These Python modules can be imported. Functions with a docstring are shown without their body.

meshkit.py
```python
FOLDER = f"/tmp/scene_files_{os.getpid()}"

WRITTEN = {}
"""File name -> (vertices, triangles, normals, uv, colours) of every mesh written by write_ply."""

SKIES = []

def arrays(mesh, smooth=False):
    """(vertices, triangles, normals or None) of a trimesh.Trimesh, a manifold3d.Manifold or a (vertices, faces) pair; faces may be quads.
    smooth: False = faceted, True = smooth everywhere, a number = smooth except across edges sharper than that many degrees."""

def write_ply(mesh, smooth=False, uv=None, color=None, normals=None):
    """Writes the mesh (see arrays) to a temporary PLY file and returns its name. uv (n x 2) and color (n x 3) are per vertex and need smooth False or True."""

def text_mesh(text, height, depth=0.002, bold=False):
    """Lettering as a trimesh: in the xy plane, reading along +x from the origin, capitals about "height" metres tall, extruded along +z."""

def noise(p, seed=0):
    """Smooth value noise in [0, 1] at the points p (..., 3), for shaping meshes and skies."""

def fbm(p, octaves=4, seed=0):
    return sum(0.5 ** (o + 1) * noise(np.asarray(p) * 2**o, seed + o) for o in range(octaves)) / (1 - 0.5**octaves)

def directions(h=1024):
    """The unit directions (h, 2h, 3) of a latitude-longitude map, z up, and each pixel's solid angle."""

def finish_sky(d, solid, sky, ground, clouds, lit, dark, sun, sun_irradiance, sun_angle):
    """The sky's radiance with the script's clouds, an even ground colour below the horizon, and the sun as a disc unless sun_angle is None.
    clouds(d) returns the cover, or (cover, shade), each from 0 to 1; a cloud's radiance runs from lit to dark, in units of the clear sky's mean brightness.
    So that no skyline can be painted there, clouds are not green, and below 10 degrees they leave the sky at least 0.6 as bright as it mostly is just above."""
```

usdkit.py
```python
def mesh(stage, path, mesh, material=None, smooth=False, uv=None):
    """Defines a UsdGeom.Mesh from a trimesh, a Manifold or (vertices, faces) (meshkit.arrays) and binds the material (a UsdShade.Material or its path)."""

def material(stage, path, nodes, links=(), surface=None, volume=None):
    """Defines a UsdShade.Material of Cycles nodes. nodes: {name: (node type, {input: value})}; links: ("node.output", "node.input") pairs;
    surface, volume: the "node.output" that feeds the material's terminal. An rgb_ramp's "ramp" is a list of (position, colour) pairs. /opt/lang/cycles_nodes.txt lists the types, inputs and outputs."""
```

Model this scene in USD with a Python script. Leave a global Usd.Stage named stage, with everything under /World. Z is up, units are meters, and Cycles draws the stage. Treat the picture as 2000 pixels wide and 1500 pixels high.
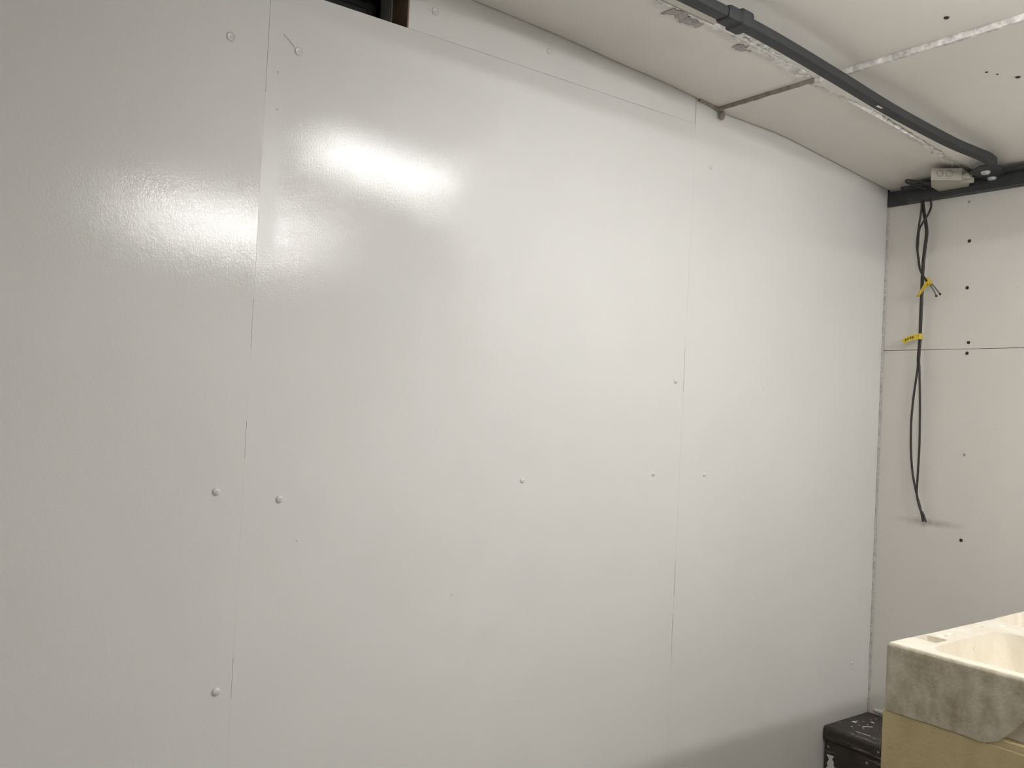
import math
import numpy as np
import trimesh
import manifold3d as m3
from shapely.geometry import Polygon
from pxr import Gf, Sdf, Usd, UsdGeom, UsdLux, UsdShade, Vt
import usdkit
import meshkit

stage = Usd.Stage.CreateInMemory()
UsdGeom.SetStageUpAxis(stage, UsdGeom.Tokens.z)
UsdGeom.SetStageMetersPerUnit(stage, 1.0)
UsdGeom.Xform.Define(stage, "/World")
UsdGeom.Scope.Define(stage, "/World/Looks")

# ------------------------------------------------------------------ camera
# x runs along the long painted wall (y = 0) towards the corner (x = 0), y points into that wall.
EXPOSURE = 1.38
FOCAL_PX = 1700.0
EYE = (-2.396, -1.4, 1.55)
YAW, PITCH, ROLL = 0.641145, 0.022840, 0.049974
cam = UsdGeom.Camera.Define(stage, "/World/camera")
cam.CreateHorizontalApertureAttr(36.0)
cam.CreateVerticalApertureAttr(27.0)
cam.CreateFocalLengthAttr(36.0 * FOCAL_PX / 2000.0)
cam.CreateClippingRangeAttr(Gf.Vec2f(0.05, 50))
cam.CreateExposureAttr(EXPOSURE)
_f = np.array([math.sin(YAW) * math.cos(PITCH), math.cos(YAW) * math.cos(PITCH), math.sin(PITCH)])
_r = np.array([math.cos(YAW), -math.sin(YAW), 0.0])
_u = np.cross(_r, _f)
_r2 = math.cos(ROLL) * _r + math.sin(ROLL) * _u
_u2 = -math.sin(ROLL) * _r + math.cos(ROLL) * _u
M = Gf.Matrix4d(*_r2, 0, *_u2, 0, *(-_f), 0, *EYE, 1)
UsdGeom.Xformable(cam).AddTransformOp().Set(M)

# ------------------------------------------------------------------ lamps (the two ceiling battens, built further down)
LAMP_COLOR = (1.0, 0.99, 0.97)
LAMP_1 = dict(loc=(-1.20, -0.875), rot=-15.0, length=0.58, drop=0.096, lens=0.029, strength=15.0)
LAMP_2 = dict(loc=(-1.23, -2.12), rot=-4.0, length=0.76, drop=0.105, lens=0.034, strength=29.0)
LAMP_3 = dict(loc=(-0.36, -1.02), rot=-8.0, length=0.58, drop=0.120, lens=0.055, strength=4.5)

# ------------------------------------------------------------------ helpers
used = {}


def numbered(path):
    k = used.get(path, -1) + 1
    used[path] = k
    return path if k == 0 else f"{path}_{k:03d}"


def thing(name, label=None, cat=None, loc=(0, 0, 0), rotz=0.0, group=None, kind=None):
    x = UsdGeom.Xform.Define(stage, numbered("/World/" + name))
    x.AddTranslateOp().Set(Gf.Vec3d(*loc))
    if rotz:
        x.AddRotateZOp().Set(rotz)
    tag(x.GetPrim(), label, cat, group, kind)
    return x.GetPrim()


def tag(p, label=None, cat=None, group=None, kind=None):
    for k, v in (("label", label), ("category", cat), ("group", group), ("kind", kind)):
        if v:
            p.SetCustomDataByKey(k, v)


def obj(name, mesh, mat, parent=None, smooth=30, label=None, kind=None):
    root = "/World" if parent is None else str(parent.GetPath())
    p = usdkit.mesh(stage, numbered(f"{root}/{name}"), mesh, mat, smooth=smooth).GetPrim()
    tag(p, label, kind=kind)
    return p


def box(x0, y0, z0, x1, y1, z1):
    b = trimesh.creation.box((x1 - x0, y1 - y0, z1 - z0))
    b.apply_translation(((x0 + x1) / 2, (y0 + y1) / 2, (z0 + z1) / 2))
    return b


def mbox(x0, y0, z0, x1, y1, z1):
    return m3.Manifold.cube((x1 - x0, y1 - y0, z1 - z0)).translate((x0, y0, z0))


def rbox(x0, y0, z0, x1, y1, z1, r, seg=10):
    s = m3.Manifold.sphere(r, seg * 2)
    return m3.Manifold.batch_hull([s.translate((x, y, z)) for x in (x0 + r, x1 - r) for y in (y0 + r, y1 - r) for z in (z0 + r, z1 - r)])


def vbox(x0, y0, z0, x1, y1, z1, r, draft=0.0, seg=24):
    """Box with rounded vertical edges; its bottom is smaller by draft on each side."""
    def ring(d):
        c = m3.CrossSection.square((x1 - x0 - 2 * d - 2 * r, y1 - y0 - 2 * d - 2 * r)).translate((x0 + d + r, y0 + d + r))
        return c.offset(r, m3.JoinType.Round, 2, seg)
    a = m3.Manifold.extrude(ring(draft), 1e-4).translate((0, 0, z0))
    b = m3.Manifold.extrude(ring(0), 1e-4).translate((0, 0, z1 - 1e-4))
    return m3.Manifold.batch_hull([a, b])


def smooth_path(pts, n=12):
    p = np.asarray(pts, float)
    p = np.vstack([2 * p[0] - p[1], p, 2 * p[-1] - p[-2]])
    out = []
    for i in range(1, len(p) - 2):
        for t in np.linspace(0, 1, n, endpoint=False):
            a, b, c, d = p[i - 1], p[i], p[i + 1], p[i + 2]
            out.append(0.5 * (2 * b + (c - a) * t + (2 * a - 5 * b + 4 * c - d) * t * t + (3 * b - a - 3 * c + d) * t ** 3))
    out.append(p[-2])
    return np.array(out)


def sweep(path, prof, cap=True, scale=None):
    """Sweeps the closed profile (n x 2: sideways, up) along the path; z stays up where it can."""
    path = np.asarray(path, float)
    prof = np.asarray(prof, float)
    tan = np.gradient(path, axis=0)
    tan /= np.linalg.norm(tan, axis=1, keepdims=True)
    n = len(prof)
    v = []
    ref = np.array([0, 0, 1.0]) if abs(tan[0][2]) < 0.8 else np.array([1.0, 0, 0])
    for i, (p, t) in enumerate(zip(path, tan)):
        side = np.cross(t, ref)
        side /= np.linalg.norm(side)
        up = np.cross(side, t)
        s = 1.0 if scale is None else scale[i]
        v += [p + s * (a * side + b * up) for a, b in prof]
    f = []
    for i in range(len(path) - 1):
        for j in range(n):
            a, b = i * n + j, i * n + (j + 1) % n
            f += [[a, b, b + n], [a, b + n, a + n]]
    if cap:
        for e, flip in ((0, 1), (len(path) - 1, 0)):
            c = len(v)
            v.append(path[e])
            for j in range(n):
                a, b = e * n + j, e * n + (j + 1) % n
                f.append([c, b, a] if flip else [c, a, b])
    m = trimesh.Trimesh(np.array(v), np.array(f), process=False)
    if m.volume < 0:
        m.invert()
    return m


def circle(r, n=10):
    a = np.linspace(0, 2 * np.pi, n, endpoint=False)
    return np.stack([r * np.cos(a), r * np.sin(a)], 1)


def tube(pts, r, n=10, k=12):
    return sweep(smooth_path(pts, k), circle(r, n))


def lathe(prof, n=24):
    """(radius, height) points, revolved about z."""
    return trimesh.creation.revolve(np.asarray(prof, float), sections=n)


def to_wall_left(m, x, z, y=0.0):
    m = m.copy()
    m.apply_transform(trimesh.transformations.rotation_matrix(math.pi / 2, (1, 0, 0)))  # +z -> -y
    m.apply_translation((x, y, z))
    return m


def to_wall_back(m, y, z, x=0.0):
    m = m.copy()
    m.apply_transform(trimesh.transformations.rotation_matrix(-math.pi / 2, (0, 1, 0)))  # +z -> -x
    m.apply_translation((x, y, z))
    return m


def poly_plate(pts_xz, y0, y1):
    """A flat plate in the x-z plane between y0 and y1 (y1 > y0)."""
    m = trimesh.creation.extrude_polygon(Polygon(pts_xz), y1 - y0, engine="earcut")
    m.apply_transform(trimesh.transformations.rotation_matrix(math.pi / 2, (1, 0, 0)))
    m.apply_translation((0, y1, 0))
    return m


def chips(center_line, width, seed, rough=0.4, z=0.0, thick=0.002, n=60, freq=90.0):
    """An irregular thin slab along a line in the x-y plane (dried sealant, torn paint)."""
    c = smooth_path([(x, y, 0) for x, y in center_line], n)
    t = np.gradient(c, axis=0)
    t /= np.linalg.norm(t, axis=1, keepdims=True)
    s = np.stack([t[:, 1], -t[:, 0]], 1)
    q = np.concatenate([[0], np.cumsum(np.linalg.norm(np.diff(c, axis=0), axis=1))])[:, None] * np.array([[freq, 0, 0]])
    w1 = width * (0.5 + rough * (meshkit.fbm(q, 4, seed) - 0.5) * 2)
    w2 = width * (0.5 + rough * (meshkit.fbm(q, 4, seed + 40) - 0.5) * 2)
    a, b = c[:, :2] + s * w1[:, None], c[:, :2] - s * w2[:, None]
    p = Polygon(np.vstack([a, b[::-1]])).buffer(0)
    if p.geom_type != "Polygon":
        p = max(p.geoms, key=lambda g: g.area)
    m = trimesh.creation.extrude_polygon(p, thick, engine="earcut")
    m.apply_translation((0, 0, z))
    return m


# ------------------------------------------------------------------ materials
def mat(name, nodes, links, surface="p.BSDF"):
    return usdkit.material(stage, "/World/Looks/" + name, nodes, links, surface=surface)


def plain(name, color, rough=0.5, metallic=0.0, vary=0.12, scale=30.0, bump=0.0, bscale=200.0):
    lo = tuple(c * (1 - vary) for c in color)
    hi = tuple(min(1, c * (1 + vary)) for c in color)
    nodes = {"tc": ("texture_coordinate", {}), "n": ("noise_texture", {"scale": scale, "detail": 5.0, "roughness": 0.6}),
             "r": ("rgb_ramp", {"ramp": [(0.3, lo), (0.7, hi)]}), "p": ("principled_bsdf", {"roughness": rough, "metallic": metallic})}
    links = [("tc.object", "n.vector"), ("n.fac", "r.fac"), ("r.color", "p.base_color")]
    if bump:
        nodes["bn"] = ("noise_texture", {"scale": bscale, "detail": 3.0})
        nodes["b"] = ("bump", {"strength": bump, "distance": 0.001})
        links += [("tc.object", "bn.vector"), ("bn.fac", "b.height"), ("b.normal", "p.normal")]
    return mat(name, nodes, links)


def paint(name, color, r_lo, r_hi, strength, stretch=(1.0, 1.0, 1.0), grain=320.0, patch=3.0, thresh=(0.35, 0.65), wave=0.25, coat=0.0, xfade=None, spec=0.5, stripe=None):
    """White gloss paint put on with a brush and roller: patchy sheen, fine orange-peel relief, slight unevenness in tone."""
    nodes = {
        "g": ("geometry", {}),
        "map": ("mapping", {"scale": stretch}),
        "fine": ("noise_texture", {"scale": grain, "detail": 3.0, "roughness": 0.7}),
        "broad": ("noise_texture", {"scale": 60.0, "detail": 1.0, "roughness": 0.6}),
        "h": ("mix_float", {"fac": wave}),
        "b": ("bump", {"strength": strength, "distance": 0.0011}),
        "pn": ("noise_texture", {"scale": patch, "detail": 3.0, "roughness": 0.62}),
        "rm": ("map_range", {"from_min": thresh[0], "from_max": thresh[1], "to_min": r_lo, "to_max": r_hi, "clamp": True}),
        "tn": ("noise_texture", {"scale": 2.2, "detail": 3.0, "roughness": 0.6}),
        "tone": ("rgb_ramp", {"ramp": [(0.3, tuple(c * 0.965 for c in color)), (0.7, tuple(min(1, c * 1.02) for c in color))]}),
        "p": ("principled_bsdf", {"specular_ior_level": spec}),
    }
    links = [("g.position", "map.vector"), ("map.vector", "fine.vector"), ("map.vector", "broad.vector"),
             ("fine.fac", "h.a"), ("broad.fac", "h.b"), ("h.result", "b.height"), ("b.normal", "p.normal"),
             ("g.position", "pn.vector"), ("g.position", "tn.vector"), ("tn.fac", "tone.fac"), ("tone.color", "p.base_color")]
    if xfade:  # the sheen fades out along the wall, where the coat was rolled thinner
        nodes["sx"] = ("separate_xyz", {"vector": (0, 0, 0)})
        nodes["wob"] = ("math", {"math_type": "multiply_add", "value2": 0.35, "value3": -0.175})
        nodes["xx"] = ("math", {"math_type": "add"})
        nodes["fx"] = ("map_range", {"from_min": xfade[0], "from_max": xfade[1], "to_min": 0.0, "to_max": 1.0, "clamp": True})
        nodes["rr"] = ("mix_float", {"b": xfade[2]})
        links += [("g.position", "sx.vector"), ("pn.fac", "rm.value"), ("pn.fac", "wob.value1"), ("sx.x", "xx.value1"), ("wob.value", "xx.value2"),
                  ("xx.value", "fx.value"), ("fx.result", "rr.fac"), ("rm.result", "rr.a")]
        nodes["bw"] = ("noise_texture", {"scale": 45.0, "detail": 3.0})
        nodes["bx"] = ("math", {"math_type": "multiply_add", "value2": 0.035})
        nodes["sf"] = ("map_range", {"from_min": stripe[0] + 0.018, "from_max": stripe[1] + 0.018, "to_min": 1.0, "to_max": 0.0, "clamp": True})
        nodes["zw"] = ("math", {"math_type": "multiply_add", "value2": 0.10})
        nodes["zlo"] = ("map_range", {"from_min": 1.80, "from_max": 1.84, "to_min": 0.0, "to_max": 1.0, "clamp": True})
        nodes["zhi"] = ("map_range", {"from_min": 2.10, "from_max": 2.13, "to_min": 1.0, "to_max": 0.0, "clamp": True})
        nodes["s1"] = ("math", {"math_type": "multiply"})
        nodes["s2"] = ("math", {"math_type": "multiply"})
        nodes["rs"] = ("mix_float", {"b": stripe[2]})
        links += [("g.position", "bw.vector"), ("bw.fac", "bx.value1"), ("sx.x", "bx.value3"), ("bx.value", "sf.value"), ("bw.fac", "zw.value1"), ("sx.z", "zw.value3"), ("zw.value", "zlo.value"), ("zw.value", "zhi.value"), ("sf.result", "s1.value1"), ("zlo.result", "s1.value2"), ("s1.value", "s2.value1"), ("zhi.result", "s2.value2"), ("s2.value", "rs.fac"), ("rr.result", "rs.a"), ("rs.result", "p.roughness")]
    else:
        links += [("pn.fac", "rm.value"), ("rm.result", "p.roughness")]
    return mat(name, nodes, links)


WHITE = (0.765, 0.765, 0.752)
P_BRUSHED = paint("brushed_gloss_paint", WHITE, 0.05, 0.10, 0.20, (1.0, 1.0, 0.65), 320, 4.0, wave=0.09)
P_GLOSS = paint("gloss_paint", WHITE, 0.04, 0.08, 0.18, (1.0, 1.0, 0.8), 340, 4.0, wave=0.05, xfade=(-1.56, -1.40, 0.38), stripe=(-1.868, -1.842, 0.20))
P_SATIN = paint("satin_paint", WHITE, 0.36, 0.48, 0.22, grain=420)
P_BACK = paint("matt_white_paint", (0.72, 0.695, 0.65), 0.45, 0.6, 0.2, grain=350)
P_CEIL = paint("ceiling_paint", (0.80, 0.775, 0.73), 0.42, 0.6, 0.25, grain=300)
FILLER = plain("joint_filler", (0.70, 0.69, 0.66), 0.5, vary=0.06, bump=0.4)
SEALANT = plain("old_sealant", (0.72, 0.705, 0.68), 0.6, vary=0.38, scale=70, bump=0.8, bscale=160)
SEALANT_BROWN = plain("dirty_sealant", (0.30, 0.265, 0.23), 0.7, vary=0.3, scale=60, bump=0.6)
CHIP = plain("bare_patch", (0.40, 0.375, 0.36), 0.8, vary=0.25, scale=90, bump=0.6)
DARK_STEEL = plain("dark_grey_steel", (0.040, 0.042, 0.045), 0.5, vary=0.2, scale=40, bump=0.25)
PIPE_GREY = plain("dark_grey_plastic", (0.036, 0.038, 0.042), 0.6, vary=0.12, scale=25)
ZINC = plain("zinc_bolt", (0.55, 0.56, 0.57), 0.45, metallic=0.4, vary=0.15, scale=150)
SCREW_W = plain("painted_screw", (0.74, 0.735, 0.715), 0.18, vary=0.03)
SCREW_D = plain("dark_screw", (0.03, 0.026, 0.022), 0.5, vary=0.3)
CREAM = plain("cream_plastic", (0.47, 0.455, 0.39), 0.4, vary=0.1, scale=20)
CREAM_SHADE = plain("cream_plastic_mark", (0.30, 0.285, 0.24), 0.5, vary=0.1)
CABLE = plain("black_cable", (0.030, 0.026, 0.023), 0.45, vary=0.2, scale=60)
YELLOW = plain("yellow_tape", (0.66, 0.50, 0.045), 0.45, vary=0.15, scale=120)
INK = plain("tag_ink", (0.20, 0.13, 0.02), 0.6)
CORE = plain("grey_core", (0.16, 0.15, 0.15), 0.5)
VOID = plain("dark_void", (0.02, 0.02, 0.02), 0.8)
WOOD = plain("brown_wood", (0.26, 0.175, 0.12), 0.7, vary=0.3, scale=35)
GREY_METAL = plain("grey_sheet", (0.62, 0.62, 0.60), 0.45, vary=0.1)
BLACK_PLASTIC = plain("black_plastic", (0.018, 0.018, 0.018), 0.4)
LAMP_BODY = plain("lamp_housing", (0.78, 0.78, 0.77), 0.4)
WHITE_PLASTIC = plain("white_plastic", (0.66, 0.64, 0.58), 0.35, vary=0.05)
FLOOR = plain("grey_floor", (0.30, 0.285, 0.26), 0.6, vary=0.2, scale=6)
DIFFUSER = [mat(f"lit_diffuser_{i}", {"e": ("emission", {"color": LAMP_COLOR, "strength": L["strength"]})}, [], "e.emission") for i, L in enumerate((LAMP_1, LAMP_2, LAMP_3))]

# the back wall's paint, with a dirty smear where the cable ends rub
mat_nodes = {
    "g": ("geometry", {}), "sx": ("separate_xyz", {}),
    "n": ("noise_texture", {"scale": 2.5, "detail": 3.0, "roughness": 0.6}),
    "tone": ("rgb_ramp", {"ramp": [(0.3, (0.69, 0.665, 0.62)), (0.7, (0.74, 0.715, 0.67))]}),
    "map": ("mapping", {"scale": (1.0, 9.0, 75.0), "location": (0.0, 1.42, -95.9)}),
    "sph": ("gradient_texture", {"gradient_type": "spherical"}),
    "sn": ("noise_texture", {"scale": 60.0, "detail": 3.0}),
    "sm": ("math", {"math_type": "multiply", "use_clamp": True}),
    "smr": ("math", {"math_type": "multiply", "value2": 1.3, "use_clamp": True}),
    "vo": ("voronoi_texture", {"scale": 26.0}),
    "vm": ("map_range", {"from_min": 0.03, "from_max": 0.055, "to_min": 0.5, "to_max": 0.0, "clamp": True}),
    "mx": ("mix_color", {"b": (0.36, 0.34, 0.29)}),
    "mx2": ("mix_color", {"b": (0.42, 0.39, 0.34)}),
    "f": ("noise_texture", {"scale": 380.0, "detail": 2.0}), "b": ("bump", {"strength": 0.2, "distance": 0.001}),
    "p": ("principled_bsdf", {"roughness": 0.5}),
}
P_BACK = mat("back_wall_paint", mat_nodes, [("g.position", "n.vector"), ("n.fac", "tone.fac"), ("g.position", "map.vector"), ("map.vector", "sph.vector"),
             ("g.position", "sn.vector"), ("sph.fac", "sm.value1"), ("sn.fac", "sm.value2"), ("sm.value", "smr.value1"), ("smr.value", "mx.fac"), ("tone.color", "mx.a"),
             ("g.position", "vo.vector"), ("vo.distance", "vm.value"), ("vm.result", "mx2.fac"), ("mx.result", "mx2.a"), ("mx2.result", "p.base_color"),
             ("g.position", "f.vector"), ("f.fac", "b.height"), ("b.normal", "p.normal")])


def crate_material(name, clean, dirty, stain, amount, grime=None):
    nodes = {
        "tc": ("texture_coordinate", {}), "map": ("mapping", {"scale": (1.0, 1.0, 0.45)}),
        "n": ("noise_texture", {"scale": 13.0, "detail": 8.0, "roughness": 0.65, "distortion": 0.4}),
        "r": ("rgb_ramp", {"ramp": [(0.36, clean), (0.66, dirty)]}),
        "n2": ("noise_texture", {"scale": 38.0, "detail": 5.0, "roughness": 0.55}),
        "m2": ("map_range", {"from_min": 0.66, "from_max": 0.74, "to_min": 0.0, "to_max": amount, "clamp": True}),
        "mx": ("mix_color", {"b": stain}),
        "f": ("noise_texture", {"scale": 160.0, "detail": 4.0}), "b": ("bump", {"strength": 0.35, "distance": 0.0012}),
        "p": ("principled_bsdf", {"roughness": 0.55}),
    }
    links = [("tc.object", "map.vector"), ("map.vector", "n.vector"), ("n.fac", "r.fac"), ("tc.object", "n2.vector"), ("n2.fac", "m2.value"), ("m2.result", "mx.fac"),
             ("r.color", "mx.a"), ("tc.object", "f.vector"), ("f.fac", "b.height"), ("b.normal", "p.normal")]
    if grime:  # ingrained dirt on the rubbed outer face, in blotches and runs
        nodes.update({"sx": ("separate_xyz", {}), "gx": ("map_range", {"from_min": 0.003, "from_max": 0.0065, "to_min": 1.0, "to_max": 0.0, "clamp": True}),
                      "gm": ("mapping", {"scale": (1.0, 1.0, 0.6)}), "gn": ("noise_texture", {"scale": 30.0, "detail": 8.0, "roughness": 0.66}),
                      "gr": ("map_range", {"from_min": 0.36, "from_max": 0.66, "to_min": 0.45, "to_max": 1.0, "clamp": True}),
                      "gf": ("math", {"math_type": "multiply", "use_clamp": True}), "mg": ("mix_color", {"b": grime})})
        links += [("tc.object", "sx.vector"), ("sx.x", "gx.value"), ("tc.object", "gm.vector"), ("gm.vector", "gn.vector"), ("gn.fac", "gr.value"), ("gx.result", "gf.value1"), ("gr.result", "gf.value2"),
                  ("gf.value", "mg.fac"), ("mx.result", "mg.a"), ("mg.result", "p.base_color")]
    else:
        links.append(("mx.result", "p.base_color"))
    return mat(name, nodes, links)


CRATE = crate_material("cream_crate_plastic", (0.84, 0.795, 0.70), (0.73, 0.67, 0.55), (0.26, 0.19, 0.11), 0.75, grime=(0.34, 0.29, 0.195))
BIN = crate_material("yellowed_bin_plastic", (0.57, 0.47, 0.265), (0.47, 0.38, 0.20), (0.20, 0.14, 0.08), 0.5)

# black-brown scuffed paint of the locker: fine pale scratches and paint spots
LOCKER = mat("scuffed_black_paint", {
    "g": ("geometry", {}),
    "n": ("noise_texture", {"scale": 25.0, "detail": 6.0, "roughness": 0.65}),
    "r": ("rgb_ramp", {"ramp": [(0.3, (0.021, 0.017, 0.013)), (0.7, (0.052, 0.040, 0.030))]}),
    "map": ("mapping", {"scale": (95.0, 7.0, 95.0), "rotation": (0.0, 0.0, 0.14)}),
    "sn": ("noise_texture", {"scale": 1.0, "detail": 4.0, "roughness": 0.6, "distortion": 0.3}),
    "sm": ("map_range", {"from_min": 0.59, "from_max": 0.68, "to_min": 0.0, "to_max": 0.6, "clamp": True}),
    "v": ("voronoi_texture", {"scale": 36.0}),
    "vm": ("map_range", {"from_min": 0.10, "from_max": 0.16, "to_min": 0.75, "to_max": 0.0, "clamp": True}),
    "mx": ("mix_color", {"b": (0.30, 0.27, 0.23)}), "mx2": ("mix_color", {"b": (0.42, 0.40, 0.37)}),
    "bf": ("bump", {"strength": 0.35, "distance": 0.0015}),
    "p": ("principled_bsdf", {"roughness": 0.42}),
}, [("g.position", "n.vector"), ("n.fac", "r.fac"), ("r.color", "mx.a"), ("g.position", "map.vector"), ("map.vector", "sn.vector"), ("sn.fac", "sm.value"), ("sm.result", "mx.fac"),
    ("g.position", "v.vector"), ("v.distance", "vm.value"), ("vm.result", "mx2.fac"), ("mx.result", "mx2.a"), ("mx2.result", "p.base_color"), ("n.fac", "bf.height"), ("bf.normal", "p.normal")])

# ------------------------------------------------------------------ room shell
X0, Y0 = -3.7, -3.3            # the room's far limits behind the camera
BED = 0.02                     # panels stand this thick before the framing
S1, S2 = -1.888, -0.8475       # the two upright joints of the long wall
GAP = 0.0011

obj("floor", box(X0, Y0, -0.05, 0.02, 0.02, 0.0), FLOOR, kind="structure")
obj("wall_right", box(X0, Y0 - 0.05, 0.0, 0.02, Y0, 2.45), P_BACK, kind="structure")
obj("wall_front", box(X0 - 0.05, Y0, 0.0, X0, 0.02, 2.45), P_BACK, kind="structure")

# --- long painted wall
wl = thing("wall_left", kind="structure")
VX0, VX1, VZ0, VZ1 = -1.880, -1.629, 2.2285, 2.31      # the open hole high up in it
TOPZ = 2.42
SEAM_Z = 2.2285


def plate(pts, y=0.0, th=0.010):
    return poly_plate(pts, y, y + th)


obj("panel", plate([(X0, 0.0), (S1 - GAP, 0.0), (S1 - GAP, TOPZ), (X0, TOPZ)], -0.0014), P_BRUSHED, wl, smooth=False)
obj("panel", plate([(S1, 0.0), (S2 - GAP, 0.0), (S2 - GAP, SEAM_Z + 0.0055), (VX1, SEAM_Z), (VX0, SEAM_Z - 0.002), (S1, SEAM_Z - 0.002)]), P_GLOSS, wl, smooth=False)
obj("panel", plate([(S2, 0.0), (-0.0035, 0.0), (-0.0035, TOPZ), (S2, TOPZ)]), P_SATIN, wl, smooth=False)
obj("panel", plate([(VX1, SEAM_Z + 0.0003), (S2 - 0.0022, SEAM_Z + 0.0058), (S2 - 0.0022, TOPZ), (VX1, TOPZ)], -0.0004), P_SATIN, wl, smooth=False)
obj("panel", plate([(VX0, VZ1), (VX1, VZ1), (VX1, TOPZ), (VX0, TOPZ)]), P_SATIN, wl, smooth=False)
obj("panel", plate([(S1, SEAM_Z - 0.002), (VX0, SEAM_Z - 0.002), (VX0, TOPZ), (S1, TOPZ)]), P_SATIN, wl, smooth=False)
backing = mbox(X0, 0.010, 0.0, 0.02, 0.030, TOPZ) - mbox(VX0, 0.0, VZ0 - 0.002, VX1, 0.05, VZ1)
obj("backing_board", backing, VOID, wl, smooth=False)
# filler pressed into the joints, missing along some stretches
for x, spans in ((S1 - GAP / 2, ((0.0, 1.05), (1.115, 1.44), (1.50, 1.62), (1.70, 2.045))), (S2 - GAP / 2, ((0.0, 0.96), (1.08, 1.12), (1.20, 1.60), (1.70, 2.225)))):
    for a, b in spans:
        obj("joint_filler", box(x - GAP, 0.00015, a, x + GAP, 0.004, b), FILLER, wl, smooth=False)
seam_f = poly_plate([(VX1, SEAM_Z - 0.001), (-1.545, SEAM_Z - 0.001), (-1.545, SEAM_Z + 0.002), (VX1, SEAM_Z + 0.002)], 0.0004, 0.004)
obj("joint_filler", seam_f, FILLER, wl, smooth=False)
seam_f = poly_plate([(-0.95, SEAM_Z + 0.003), (S2, SEAM_Z + 0.004), (S2, SEAM_Z + 0.0075), (-0.95, SEAM_Z + 0.0065)], 0.0003, 0.004)
obj("joint_filler", seam_f, FILLER, wl, smooth=False)

# painted-over pan-head screws: (x, z, head radius)
pan = [(0.0, 0.0034), (0.0012, 0.0034), (0.0016, 0.0026), (0.0019, 0.0034), (0.0042, 0.0030), (0.0060, 0.0017), (0.0066, 0.0), (0.0066, -0.001)]
for x, z, k in ((-1.932, 1.386, 1.0), (-1.825, 1.371, 1.0), (-1.914, 1.065, 1.05), (-1.313, 1.396, 0.9), (-0.935, 1.406, 0.85), (-0.760, 1.403, 0.75), (-0.875, 1.622, 0.85), (-0.095, 0.861, 0.7), (-0.787, 2.142, 0.7)):
    m = lathe(pan, 20)
    m.apply_scale(k)
    obj("screw", to_wall_left(m, x, z, -0.0014 if x < S1 else 0.0), SCREW_W, wl, smooth=40)
cap = [(0.0, 0.0012), (0.0016, 0.0012), (0.0022, 0.0004), (0.0052, 0.0010), (0.0072, 0.0018), (0.0084, 0.0011), (0.0088, 0.0), (0.0088, -0.001)]
for x, z, k in ((-1.950, 2.117, 0.9), (-1.835, 2.126, 0.85), (-1.574, 2.276, 0.85), (-1.298, 2.279, 0.8)):
    m = lathe(cap, 24)
    m.apply_scale(k)
    obj("screw_cap", to_wall_left(m, x, z, -0.0014 if x < S1 else -0.0004), SCREW_W, wl, smooth=40)
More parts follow.
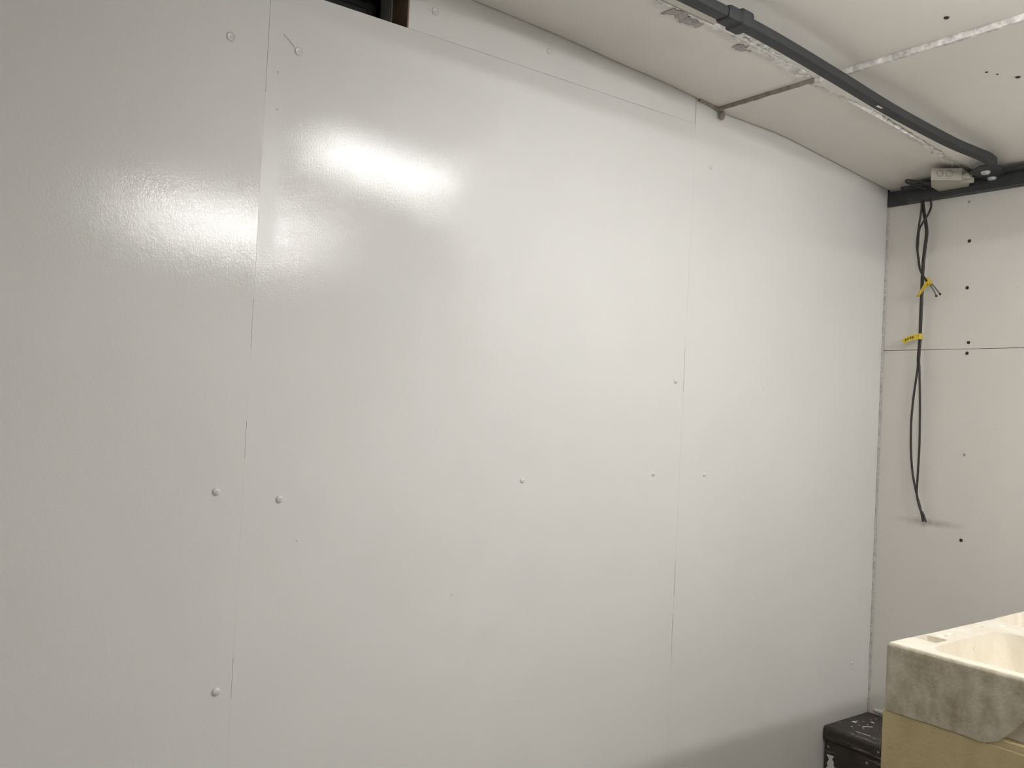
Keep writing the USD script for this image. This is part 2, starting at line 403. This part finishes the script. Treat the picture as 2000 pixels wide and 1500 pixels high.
# a run of paint beside the filled cap, and a few dried nibs and drips
nib = tube([(-1.862, -0.0002, 2.148), (-1.852, -0.0004, 2.140), (-1.842, -0.0002, 2.131)], 0.0011, 8, 6)
obj("paint_run", nib, SCREW_W, wl)
rng = np.random.default_rng(5)
for x, z in ((-1.868, 2.082), (-1.866, 2.02), (-1.30, 0.95), (-0.86, 2.20), (-1.15, 1.22), (-1.79, 1.30), (-1.47, 1.18), (-0.70, 1.95), (-0.4, 1.2), (-0.55, 1.62)):
    m = trimesh.creation.icosphere(1, 0.0013 + 0.0008 * rng.random())
    m.apply_scale((1, 0.6, 1.2))
    m.apply_translation((x, -0.0002, z))
    obj("paint_nib", m, SCREW_W, wl)

# --- what can be seen in the open hole
stud = thing("timber_stud", "brown timber stud at the right edge of the open hole in the wall", "stud", (VX1 - 0.002, 0.030, 2.0))
obj("stud_body", box(0.0, 0.0006, 0.0, 0.045, 0.030, 0.45), WOOD, stud, smooth=False)
facing = box(-0.0005, -0.0296, 0.2255, 0.004, 0.0003, 0.38)
obj("stud_lining", facing, WOOD, stud, smooth=False)
duct = thing("metal_upright", "grey folded metal upright behind the open hole, beside the timber stud", "metal strip", (VX1, 0.062, 2.0))
obj("upright_face", mbox(-0.004, 0.0, 0.0, 0.045, 0.045, 0.45) - mbox(-0.0005, 0.003, -0.1, 0.2, 0.042, 0.6), GREY_METAL, duct, smooth=False)
gear = thing("black_housing", "black rounded equipment housing seen inside the open hole high in the wall", "equipment", (-1.72, 0.12, 2.22))
obj("housing_shell", rbox(-0.085, -0.03, 0.0, 0.075, 0.06, 0.085, 0.014), BLACK_PLASTIC, gear)
obj("housing_ridge", rbox(-0.05, -0.037, 0.02, 0.05, -0.027, 0.06, 0.004), BLACK_PLASTIC, gear)
pin = thing("brown_post", "thin brown wooden post at the left end of the open hole", "post", (-1.800, 0.075, 2.0))
obj("post_body", rbox(-0.006, -0.006, 0.0, 0.006, 0.006, 0.45, 0.002, 4), WOOD, pin)
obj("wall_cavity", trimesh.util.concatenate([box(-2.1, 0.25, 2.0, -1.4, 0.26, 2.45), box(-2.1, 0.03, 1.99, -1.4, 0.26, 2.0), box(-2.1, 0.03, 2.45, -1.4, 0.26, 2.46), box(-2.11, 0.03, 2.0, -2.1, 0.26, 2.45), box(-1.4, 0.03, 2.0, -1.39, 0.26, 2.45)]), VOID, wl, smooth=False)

# --- back wall
wb = thing("wall_back", kind="structure")
obj("panel", box(0.0, Y0, 0.0, 0.010, -0.0040, 1.7602), P_BACK, wb, smooth=False)
obj("panel", box(0.0, Y0, 1.7615, 0.010, -0.0040, TOPZ), P_BACK, wb, smooth=False)
obj("backing_board", box(0.010, Y0, 0.0, 0.02, 0.010, TOPZ), VOID, wb, smooth=False)
# rough bead down the inside corner
zz = np.linspace(0.70, 2.183, 150)
w = 0.0042 + 0.0024 * (meshkit.fbm(np.stack([zz * 40, 0 * zz, 0 * zz], 1), 3, 3) - 0.5)
bead = sweep(np.stack([0 * zz - 0.0012, 0 * zz - 0.0012, zz], 1), circle(1.0, 8), scale=w)
CORNER = plain("dirty_corner_filler", (0.50, 0.485, 0.46), 0.6, vary=0.3, scale=120, bump=0.5)
obj("corner_bead", bead, CORNER, wb)
sunk = [(0.0, 0.0004), (0.0016, 0.0003), (0.0022, 0.0014), (0.0036, 0.0018), (0.0046, 0.0010), (0.0050, 0.0), (0.0050, -0.001)]
for y, z, k in ((-0.235, 2.164, 0.75), (-0.240, 2.056, 0.95), (-0.239, 1.928, 0.95), (-0.248, 1.778, 0.9), (-0.245, 1.749, 0.9), (-0.248, 1.474, 0.8), (-0.248, 1.243, 0.95)):
    m = lathe(sunk, 16)
    m.apply_scale(k)
    obj("screw", to_wall_back(m, y, z), SCREW_D if z not in (2.164, 1.474) else CHIP, wb, smooth=40)

# --- ceiling: four boards that fall towards the corner; the far pair sits a little lower
PROF = [(X0, 2.333), (-1.9, 2.328), (-1.5, 2.323), (-1.263, 2.317), (-1.12, 2.309), (-0.97, 2.303), (-0.84, 2.294), (-0.776, 2.2895)]
PROF2 = [(-0.776, 2.2785), (-0.675, 2.2785), (-0.533, 2.277), (-0.42, 2.268), (-0.323, 2.259), (-0.15, 2.243), (0.012, 2.2285)]
JY = -0.268


def board(prof, y0, y1, dz=0.0, th=0.012):
    pts = smooth_path([(x, 0, z + dz) for x, z in prof], 5)
    lo = [(p[0], p[2]) for p in pts]
    return poly_plate(lo + [(x, z + th) for x, z in lo[::-1]], y0, y1)


ce = thing("ceiling", kind="structure")
obj("panel", board(PROF, JY + 0.001, -0.0042), P_CEIL, ce, smooth=25)
obj("panel", board(PROF, Y0, JY - 0.001), P_CEIL, ce, smooth=25)
obj("panel", board(PROF2, JY + 0.001, -0.0042, 0.0035), P_CEIL, ce, smooth=25)
obj("panel", board(PROF2, Y0, JY - 0.001), P_CEIL, ce, smooth=25)
obj("backing_board", trimesh.util.concatenate([box(X0, Y0, 2.40, 0.02, 0.03, 2.42)]), VOID, ce, smooth=False)


def ceil_z(x):
    p = PROF + PROF2 if x < -0.776 else PROF2
    return float(np.interp(x, [a for a, _ in p], [b for _, b in p]))


# sealant along the cross joint: pale on the lit side, brown towards the long wall
def ribbon(y0, y1, w, seed, z=2.281, z2=2.2895, n=160):
    """Ragged bead that bridges the step between the boards."""
    y = np.linspace(y0, y1, n)
    q = np.stack([y * 60, 0 * y, 0 * y], 1)
    a = w * (0.75 + 0.9 * (meshkit.fbm(q, 4, seed) - 0.5))
    h = 0.0016 * meshkit.fbm(q * 1.7, 4, seed + 9)
    rows = []
    for i in range(n):
        rows += [(-0.7775, y[i], z2 - 0.0002), (-0.7785 - h[i], y[i], (z + z2) / 2), (-0.7770 - 0.4 * h[i], y[i], z - 0.0030 - h[i]), (-0.776 + a[i], y[i], z - 0.0026)]
        rows += [(-0.776 + a[i] * 0.5, y[i], z + 0.003)]
    f = []
    k = 5
    for i in range(n - 1):
        for j in range(k):
            p, r = i * k + j, i * k + (j + 1) % k
            f += [[p, r, r + k], [p, r + k, p + k]]
    m = trimesh.Trimesh(np.array(rows), np.array(f), process=False)
    m.fix_normals()
    return m


obj("sealant_strip", ribbon(JY - 0.005, -1.6, 0.012, 4), SEALANT, ce, smooth=False)
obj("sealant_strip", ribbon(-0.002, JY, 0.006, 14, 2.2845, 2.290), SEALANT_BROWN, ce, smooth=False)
blob = trimesh.creation.icosphere(3, 0.008)
blob.vertices *= (0.8 + 0.5 * meshkit.fbm(blob.vertices * 300, 3, 2))[:, None]
blob.apply_scale((0.8, 0.9, 1.3))
blob.apply_translation((-0.765, -0.010, 2.272))
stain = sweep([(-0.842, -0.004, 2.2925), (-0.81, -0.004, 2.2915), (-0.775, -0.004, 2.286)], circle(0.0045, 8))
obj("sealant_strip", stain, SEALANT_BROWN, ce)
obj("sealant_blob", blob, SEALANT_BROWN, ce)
line = [(-1.30, -0.262), (-1.13, -0.270), (-0.99, -0.268), (-0.785, -0.262)]
for pts, wdt, sd, mt in ((line, 0.020, 21, SEALANT), ([(-0.77, -0.262), (-0.56, -0.262), (-0.40, -0.255), (-0.21, -0.252), (-0.06, -0.240)], 0.016, 33, SEALANT),
                         ([(-1.09, -0.285), (-1.02, -0.287), (-0.95, -0.284)], 0.012, 50, SEALANT), ([(-0.36, -0.268), (-0.21, -0.275), (-0.08, -0.272)], 0.014, 61, WHITE_PLASTIC)):
    m = chips(pts, wdt, sd, 0.55, 0.0, 0.002)
    v = m.vertices.copy()
    dz = 0.0035 if pts[0][0] > -0.776 else 0.0
    zc = np.array([ceil_z(x) for x in v[:, 0]])
    v[:, 2] = zc + dz - 0.0006 - v[:, 2]
    m.vertices = v
    m.fix_normals()
    obj("sealant_strip", m, mt, ce, smooth=False)
for pts, wdt, sd in (([(-1.205, -0.244), (-1.17, -0.243), (-1.145, -0.247), (-1.12, -0.255)], 0.026, 71), ([(-1.005, -0.246), (-0.985, -0.243), (-0.965, -0.250)], 0.020, 82)):
    m = chips(pts, wdt, sd, 0.6, 0.0, 0.0015)
    v = m.vertices.copy()
    v[:, 2] = np.array([ceil_z(x) for x in v[:, 0]]) - 0.0004 - v[:, 2]
    m.vertices = v
    m.fix_normals()
    obj("bare_patch", m, CHIP, ce, smooth=False)
for x, y, k in ((-0.846, -0.593, 1.0), (-0.52, -0.578, 1.0), (-1.227, -0.262, 1.1), (-0.585, -0.545, 0.6), (-0.56, -0.555, 0.5), (-0.54, -0.60, 0.4)):
    m = lathe(sunk, 14)
    m.apply_scale(k)
    m.apply_transform(trimesh.transformations.rotation_matrix(math.pi, (1, 0, 0)))
    m.apply_translation((x, y, ceil_z(x)))
    obj("screw", m, SCREW_D, ce, smooth=40)

# ------------------------------------------------------------------ steel angle across the top of the back wall
an = thing("steel_angle", "dark grey steel angle along the top of the back wall", "beam", (0, 0, 2.183))
leg = trimesh.util.concatenate([box(-0.0085, -0.0705, 0.0, -0.0003, -0.004, 0.0445), box(-0.030, Y0 + 0.002, 0.0, -0.0003, -0.070, 0.0445)])
flange = box(-0.060, Y0 + 0.002, 0.0315, -0.030, -0.070, 0.039)
obj("angle_bar", trimesh.util.concatenate([leg, flange]), DARK_STEEL, an, smooth=False)
bolts = []
for bx, by in ((-0.100, -0.323), (-0.034, -0.309)):
    head = lathe([(0.0, -0.0075), (0.0085, -0.0068), (0.0112, -0.003), (0.0115, 0.0)], 24)
    head.apply_translation((bx, by, 0.0272))
    bolts.append(head)

# ------------------------------------------------------------------ grey pipe slung below the ceiling
pp = thing("grey_conduit", "dark grey conduit slung under the ceiling, running to the back wall angle", "conduit", (0, 0, 0))
path = [(-1.75, -0.372, 2.268), (-1.50, -0.372, 2.268), (-1.256, -0.370, 2.268), (-1.069, -0.369, 2.264), (-0.832, -0.362, 2.252), (-0.595, -0.348, 2.243),
        (-0.351, -0.350, 2.230), (-0.258, -0.3635, 2.2215), (-0.200, -0.368, 2.2195), (-0.150, -0.360, 2.2205)]
a = np.linspace(0, 2 * np.pi, 16, endpoint=False)
sup = np.stack([0.0135 * np.sign(np.cos(a)) * np.abs(np.cos(a)) ** 0.4, 0.010 * np.sign(np.sin(a)) * np.abs(np.sin(a)) ** 0.4], 1)
obj("pipe", sweep(smooth_path(path, 10), sup), PIPE_GREY, pp)
c = smooth_path([(-1.198, -0.370, 2.2672), (-1.165, -0.370, 2.2664), (-1.130, -0.3695, 2.2656)], 8)
sc = np.interp(np.linspace(0, 1, len(c)), [0, 0.06, 0.45, 0.5, 0.9, 1], [1.15, 1.3, 1.32, 1.6, 1.58, 1.2])
obj("coupling", sweep(c, sup, scale=sc), PIPE_GREY, pp)
for hx, hy in ((-1.62, -0.372),):
    saddle = sweep(smooth_path([(hx - 0.007, hy, 2.268), (hx + 0.007, hy, 2.268)], 4), sup * 1.12)
    hanger = box(hx - 0.004, hy - 0.002, 2.276, hx + 0.004, hy + 0.002, ceil_z(hx) + 0.001)
    obj("hanger", trimesh.util.concatenate([saddle, hanger]), PIPE_GREY, pp)
flat = m3.Manifold.extrude(m3.CrossSection([[(-0.150, -0.366), (-0.118, -0.366), (-0.012, -0.335), (-0.012, -0.285), (-0.112, -0.285), (-0.150, -0.330)]], m3.FillRule.NonZero), 0.0034).translate((0, 0, 2.2108))
obj("end_plate", flat, PIPE_GREY, pp, smooth=False)
for head in bolts:
    head.apply_translation((0, 0, 2.183 + 0.0005))
    obj("bolt_head", head, ZINC, pp, label="pale zinc bolt head")
nick = rbox(-0.665, -0.3555, 2.2345, -0.645, -0.3500, 2.2375, 0.001, 3)
obj("paint_nick", nick, WHITE_PLASTIC, pp, label="small white paint nick")

tr = thing("trunking_lid", "white plastic trunking lid beside the conduit, cut off square at the coupling", "trunking", (0, 0, 0))
lid = sweep([(-1.80, -0.343, 2.272), (-1.50, -0.342, 2.271), (-1.174, -0.340, 2.2705)], np.array([(-0.010, -0.003), (0.010, -0.003), (0.010, 0.003), (-0.010, 0.003)]))
obj("lid_strip", lid, WHITE_PLASTIC, tr, smooth=False)
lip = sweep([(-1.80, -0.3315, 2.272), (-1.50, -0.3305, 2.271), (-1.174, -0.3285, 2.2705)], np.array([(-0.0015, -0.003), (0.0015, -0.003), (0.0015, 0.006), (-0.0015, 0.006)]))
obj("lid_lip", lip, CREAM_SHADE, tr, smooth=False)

# ------------------------------------------------------------------ cream junction box on the angle
jb = thing("junction_box", "cream plastic junction box fixed to the dark angle near the corner", "junction box", (0, 0, 0))
shape = m3.CrossSection([[(-0.154, -0.2075), (-0.103, -0.2634), (-0.041, -0.2537), (-0.0095, -0.2300), (-0.0095, -0.1640), (-0.0894, -0.1753)]], m3.FillRule.NonZero)
if shape.area() < 1e-5:
    shape = m3.CrossSection([[(-0.0894, -0.1753), (-0.0095, -0.1640), (-0.0095, -0.2300), (-0.041, -0.2537), (-0.103, -0.2634), (-0.154, -0.2075)]], m3.FillRule.NonZero)
body = m3.Manifold.extrude(shape, 0.032).translate((0, 0, 2.1985)) - mbox(-0.0625, -1, 2.2135, 1, 1, 3) - mbox(-0.0305, -1, 2, 1, 1, 3)
obj("box_body", body, CREAM, jb, smooth=False)
fdir = np.array([-0.103 + 0.154, -0.2634 + 0.2075])
fdir /= np.linalg.norm(fdir)
for q in (0.022, 0.045):
    ring = m3.Manifold.cylinder(0.0016, 0.0085, 0.0085, 28) - m3.Manifold.cylinder(0.01, 0.0070, 0.0070, 28).translate((0, 0, -0.002))
    ring = ring.rotate((0, -90, math.degrees(math.atan2(fdir[1], fdir[0])) + 90)).translate((-0.154 + q * fdir[0], -0.2075 + q * fdir[1], 2.2165))
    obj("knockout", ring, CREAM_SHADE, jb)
for x, y, z in ((-0.088, -0.264, 2.2110), (-0.072, -0.262, 2.2045)):
    obj("cable_gland", rbox(x - 0.010, y - 0.016, z - 0.0075, x + 0.010, y + 0.016, z + 0.0075, 0.003, 5), CREAM, jb)
lead = tube([(-0.090, -0.180, 2.206), (-0.100, -0.150, 2.215), (-0.115, -0.120, 2.222), (-0.100, -0.112, 2.219), (-0.080, -0.135, 2.207), (-0.066, -0.150, 2.201)], 0.0028, 8)
obj("loose_lead", lead, CABLE, jb)

# ------------------------------------------------------------------ cables on the back wall
XC = -0.022


def wall_cable(pts, r=0.0035, dx=0.0):
    return tube([(XC + dx + (p[2] if len(p) > 2 else 0.0), p[0], p[1]) for p in pts], r, 10, 10)


lc = thing("electric_cable", "long black twin cable hanging down the back wall with a yellow tag halfway", "cable")
MAIN = [(-0.1145, 2.1900), (-0.1217, 2.1477), (-0.1291, 2.1104), (-0.1317, 2.0840), (-0.1276, 2.0381), (-0.1249, 1.9950), (-0.1243, 1.9371), (-0.1242, 1.8648), (-0.1242, 1.7926), (-0.1222, 1.7349)]
LEFT = [(-0.1203, 1.7060), (-0.1128, 1.6338), (-0.1083, 1.5614), (-0.1097, 1.4893), (-0.1171, 1.4179), (-0.1298, 1.3619), (-0.1432, 1.3207), (-0.1535, 1.2809)]
RIGHT = [(-0.1262, 1.7060), (-0.1306, 1.6341), (-0.1334, 1.5625), (-0.1349, 1.4910), (-0.1336, 1.4123), (-0.1330, 1.3551), (-0.1434, 1.3164), (-0.1526, 1.3034), (-0.1622, 1.2807)]
obj("strand", wall_cable([(y + 0.0022, z) for y, z in MAIN] + LEFT, 0.0029), CABLE, lc)
obj("strand", wall_cable([(y - 0.0022, z) for y, z in MAIN] + RIGHT, 0.0029, -0.001), CABLE, lc)


def ribbon_tag(pts, width, x, r=0.0):
    """Folded tape flag: a strip through (y, z, dx) points, standing on its edge."""
    p = smooth_path([(x + d, y, z) for y, z, d in pts], 6)
    return sweep(p, np.array([(-0.0007, -width / 2), (0.0007, -width / 2), (0.0007, width / 2), (-0.0007, width / 2)]))


flag = ribbon_tag([(-0.1300, 1.7972, -0.004), (-0.1180, 1.7958, -0.006), (-0.1050, 1.7930, -0.010), (-0.0930, 1.7870, -0.015), (-0.0840, 1.7810, -0.018)], 0.0145, XC)
wrap = tube([(XC - 0.0005, -0.1240, 1.8045), (XC - 0.0005, -0.1242, 1.7960), (XC - 0.0005, -0.1243, 1.7885)], 0.0068, 12, 4)
tg = obj("tag", trimesh.util.concatenate([flag, wrap]), YELLOW, lc, label="yellow tape tag with dark illegible marks")
marks = []
for k, (y, z, d) in enumerate(((-0.1085, 1.7940, -0.0105), (-0.1030, 1.7925, -0.0122), (-0.0970, 1.7895, -0.0145), (-0.0915, 1.7865, -0.0168))):
    b = rbox(-0.0006, -0.0021, -0.0036, 0.0006, 0.0021, 0.0036, 0.0005, 3).rotate((18, 0, 0)).translate((XC + d, y, z))
    marks.append(trimesh.Trimesh(*(lambda q: (q.vert_properties[:, :3], q.tri_verts))(b.to_mesh())))
obj("tag_marks", trimesh.util.concatenate(marks), INK, tg)

sc_ = thing("electric_cable", "short black looped cable on the back wall with two cut cores and yellow tag", "cable")
SHORT = [(-0.1170, 2.1921), (-0.1158, 2.1486), (-0.1092, 2.0912), (-0.1077, 2.0549), (-0.1118, 2.0253), (-0.1222, 1.9880, -0.008), (-0.1335, 1.9652, -0.009), (-0.1450, 1.9480, -0.009)]
LOOP = [(-0.1392, 2.1886), (-0.1446, 2.1631), (-0.1412, 2.1376, -0.008), (-0.1275, 2.1135, -0.012), (-0.1165, 2.0946, -0.008), (-0.1110, 2.0619), (-0.1103, 2.0401), (-0.1140, 2.0180), (-0.1240, 1.9850, -0.008), (-0.1350, 1.9640, -0.009), (-0.1470, 1.9490, -0.009)]
obj("strand", wall_cable(SHORT, 0.0027, -0.006), CABLE, sc_)
obj("strand", wall_cable(LOOP, 0.0027, -0.006), CABLE, sc_)
for pts in ([(-0.1450, 1.9480, -0.009), (-0.1551, 1.9347, -0.010), (-0.1658, 1.9196, -0.012), (-0.1725, 1.9060, -0.013)], [(-0.1470, 1.9490, -0.009), (-0.1608, 1.9371, -0.010), (-0.1728, 1.9233, -0.012), (-0.1825, 1.9105, -0.012)]):
    core = wall_cable(pts, 0.0019)
    y, z, d = pts[-1]
    tip = trimesh.creation.icosphere(2, 0.0033)
    tip.apply_translation((XC + d, y, z))
    pc = obj("core", core, CORE, sc_, label="grey bare core")
    obj("core_tip", tip, CABLE, pc)
wrap = tube([(XC - 0.009, -0.1395, 1.9560), (XC - 0.009, -0.1475, 1.9470), (XC - 0.009, -0.1535, 1.9390)], 0.0075, 12, 4)
flag = sweep(smooth_path([(XC - 0.016, -0.1475, 1.9440), (XC - 0.019, -0.1410, 1.9330), (XC - 0.019, -0.1330, 1.9220), (XC - 0.018, -0.1255, 1.9120), (XC - 0.017, -0.1195, 1.9075)], 6),
             np.array([(-0.0007, -0.0055), (0.0007, -0.0055), (0.0007, 0.0055), (-0.0007, 0.0055)]), scale=np.linspace(1.6, 0.9, 25))
obj("tag", trimesh.util.concatenate([wrap, flag]), YELLOW, sc_, label="yellow tape tag folded round the cable")

# ------------------------------------------------------------------ dark locker in the corner
lk = thing("storage_locker", "low black-brown locker with scuffed lid in the corner behind the crates", "locker", (0, 0, 0))
LZ = 0.708
nose = m3.CrossSection([[(-0.224 + 0.010 + 0.010 * math.cos(t), LZ - 0.010 + 0.010 * math.sin(t)) for t in np.linspace(math.pi / 2, math.pi, 9)]
                        + [(-0.224, LZ - 0.034), (-0.218, LZ - 0.040), (-0.004, LZ - 0.040), (-0.004, LZ)]], m3.FillRule.NonZero)
lid = m3.Manifold.extrude(nose, 0.95).rotate((90, 0, 0)).translate((0, -0.003, 0))
obj("lid", lid, LOCKER, lk, smooth=35)
obj("body", rbox(-0.218, -0.950, 0.0, -0.004, -0.0035, LZ - 0.038, 0.004, 4), LOCKER, lk)
drip = chips([(0.0, 0.0), (0.03, 0.002), (0.07, -0.003), (0.16, 0.0)], 0.016, 91, 0.5, 0.0, 0.0012, 40)
drip.apply_transform(trimesh.transformations.rotation_matrix(-math.pi / 2, (0, 1, 0)))
drip.apply_transform(trimesh.transformations.rotation_matrix(math.pi, (1, 0, 0)))
drip.apply_translation((-0.2178, -0.024, LZ - 0.075))
obj("paint_drip", drip, SCREW_W, lk, smooth=False, label="dried white paint drip")
spot = []
for x, y, r in ((-0.118, -0.030, 0.0065), (-0.075, -0.058, 0.0045), (-0.160, -0.048, 0.0025), (-0.105, -0.062, 0.0022), (-0.14, -0.07, 0.0028), (-0.09, -0.04, 0.002), (-0.06, -0.045, 0.002), (-0.13, -0.052, 0.0018)):
    s = trimesh.creation.icosphere(2, r)
    s.vertices *= (0.7 + 0.6 * meshkit.fbm(s.vertices * 400 + x * 100, 3, 4))[:, None]
    s.apply_scale((1, 1, 0.12))
    s.apply_translation((x, y, LZ))
    spot.append(s)
for s in spot:
    obj("paint_spot", s, SCREW_W, lk)
scr = []
for (x0, y0), (x1, y1), wd in (((-0.133, -0.064), (-0.110, -0.080), 0.0035), ((-0.185, -0.075), (-0.180, -0.115), 0.0022)):
    obj("scratch", chips([(x0, y0), ((x0 + x1) / 2, (y0 + y1) / 2 + 0.001), (x1, y1)], wd, 7, 0.4, LZ - 0.0002, 0.0008, 20), SCREW_W, lk, smooth=False)
# lump of filler on the wall behind the locker
lump = trimesh.creation.icosphere(3, 0.02)
lump.vertices *= (0.7 + 0.7 * meshkit.fbm(lump.vertices * 90, 4, 6))[:, None]
lump.apply_scale((0.18, 1.0, 0.26))
lump.apply_translation((-0.002, -0.038, LZ + 0.010))
obj("filler_lump", lump, FILLER, wb)

# ------------------------------------------------------------------ crates: a moulded tray standing on a tall bin
TX0, TX1, TY0, TY1 = -1.063, -0.263, -1.115, -0.647
TZ0, TZ1 = 1.0935, 1.2
tray = thing("fish_crate", "dirty cream fish crate with moulded pockets in its rim, stacked on top of the bin", "crate", (TX0, TY1, TZ0))


def w2l(m):
    return m.translate((-TX0, -TY1, -TZ0))


solid = rbox(TX0, TY0, TZ0 - 0.02, TX1, TY1, TZ1, 0.0065, 8)
solid = solid - mbox(-2, -2, 0, 1, 1, TZ0) - mbox(TX0 + 0.005, TY0 + 0.005, 0, TX1 - 0.005, TY1 - 0.003, TZ0 + 0.0125)
# front and back feet: the bottom edge is cut away between rounded lobes, leaving a hand hole at mid length
yc = (TY0 + TY1) / 2
pts = [(-0.795, TZ0 - 0.01), (-0.805, TZ0 + 0.001)] + [(-0.822, TZ0 + 0.0075), (-0.838, TZ0 + 0.025), (-0.855, TZ0 + 0.046), (-0.868, TZ0 + 0.055)]
arch = [(y, z) for y, z in pts] + [(2 * yc - y, z) for y, z in pts[::-1]]
notch = m3.Manifold.extrude(m3.CrossSection([arch], m3.FillRule.NonZero), 3.0)
notch = notch.rotate((90, 0, 90)).translate((-2.0, 0, 0))
cut = notch ^ mbox(-2, -3, 0, TX0 + 0.014, 3, 3)
cut2 = notch ^ mbox(TX1 - 0.014, -3, 0, 2, 3, 3)
solid = solid - cut - cut2
# two open cells, a pocket beside each and small dimples in the rim
cell = vbox(-1.040, -1.062, TZ0 + 0.022, -0.795, -0.700, TZ1 + 0.01, 0.030, 0.010)
cell2 = vbox(-0.532, -1.062, TZ0 + 0.022, -0.283, -0.700, TZ1 + 0.01, 0.030, 0.010)
solid = solid - cell - cell2
solid = solid - vbox(-0.993, -0.692, TZ1 - 0.020, -0.953, -0.6535, TZ1 + 0.01, 0.005, 0.002)
solid = solid - vbox(-0.722, -1.07, TZ1 - 0.040, -0.604, -0.6535, TZ1 + 0.01, 0.010, 0.004)
for x, y in ((-0.930, -0.670), (-0.905, -0.672), (-0.8, -0.668), (-0.75, -0.69), (-0.755, -0.80), (-0.56, -0.72)):
    s = m3.Manifold.sphere(0.008, 16).scale((1, 1, 0.35)).translate((x, y, TZ1))
    solid = solid - s


def rough_up(man, amp, seed, edge=0.012):
    m = man.refine_to_length(edge).to_mesh()
    v = np.array(m.vert_properties[:, :3], float)
    n = np.stack([meshkit.fbm(v * 55 + 10 * k, 4, seed + k) - 0.5 for k in range(3)], 1)
    n2 = np.stack([meshkit.fbm(v * 9 + 10 * k, 2, seed + 7 + k) - 0.5 for k in range(3)], 1)
    return trimesh.Trimesh(v + n * amp + n2 * amp * 1.5, np.array(m.tri_verts), process=False)


shell = rough_up(w2l(solid), 0.0012, 5)
obj("shell", shell, CRATE, tray, smooth=45)

bn = thing("fish_bin", "tall yellowed cream plastic bin under the dirty fish crate", "bin", (TX0, TY1, 0))
tall = rbox(TX0 + 0.0065, TY0 + 0.0065, 0.0, TX1 - 0.0065, TY1 - 0.0045, TZ0 + 0.0115, 0.003, 5)
foot = rbox(TX0 + 0.0005, TY0, 0.0, TX1, TY1 + 0.001, TZ0 - 0.0003, 0.0012, 4)
sill = rbox(TX0 + 0.0012, 2 * yc + 0.806, TZ0 - 0.02, TX0 + 0.02, -0.806, TZ0 + 0.0110, 0.0012, 4)
foot = foot + sill
tall = tall + foot
obj("bin_body", rough_up(tall.translate((-TX0, -TY1, 0)), 0.0005, 25, 0.02), BIN, bn, smooth=45)

# ------------------------------------------------------------------ ceiling lamps
for L, dm, text in ((LAMP_1, DIFFUSER[0], "white ceiling batten lamp nearest to the long painted wall"), (LAMP_2, DIFFUSER[1], "white ceiling batten lamp farthest from the painted wall"), (LAMP_3, DIFFUSER[2], "white ceiling batten lamp nearest to the back wall")):
    x, y = L["loc"]
    zt = min(ceil_z(x - 0.3), ceil_z(x + 0.3)) - 0.001
    t = thing("ceiling_lamp", text, "lamp", (x, y, zt), L["rot"], group=None)
    h = L["length"] / 2
    d = L["drop"]
    a = np.linspace(math.pi, 2 * math.pi, 17)
    lens = m3.CrossSection([[(0.052 * math.cos(q), L["lens"] * math.sin(q)) for q in a]], m3.FillRule.NonZero)
    lens = m3.Manifold.extrude(lens, 2 * h).rotate((90, 0, 90)).translate((-h, 0, -d + L["lens"]))
    obj("housing", rbox(-h - 0.02, -0.055, -d + L["lens"] + 0.0005, h + 0.02, 0.055, 0.0, 0.005, 5), LAMP_BODY, t)
    obj("diffuser", lens, dm, t)
    for sgn in (-1, 1):
        obj("end_cap", rbox(sgn * (h + 0.011) - 0.0095, -0.053, -d - 0.001, sgn * (h + 0.011) + 0.0095, 0.053, -d + L["lens"] + 0.0002, 0.004, 4), LAMP_BODY, t)
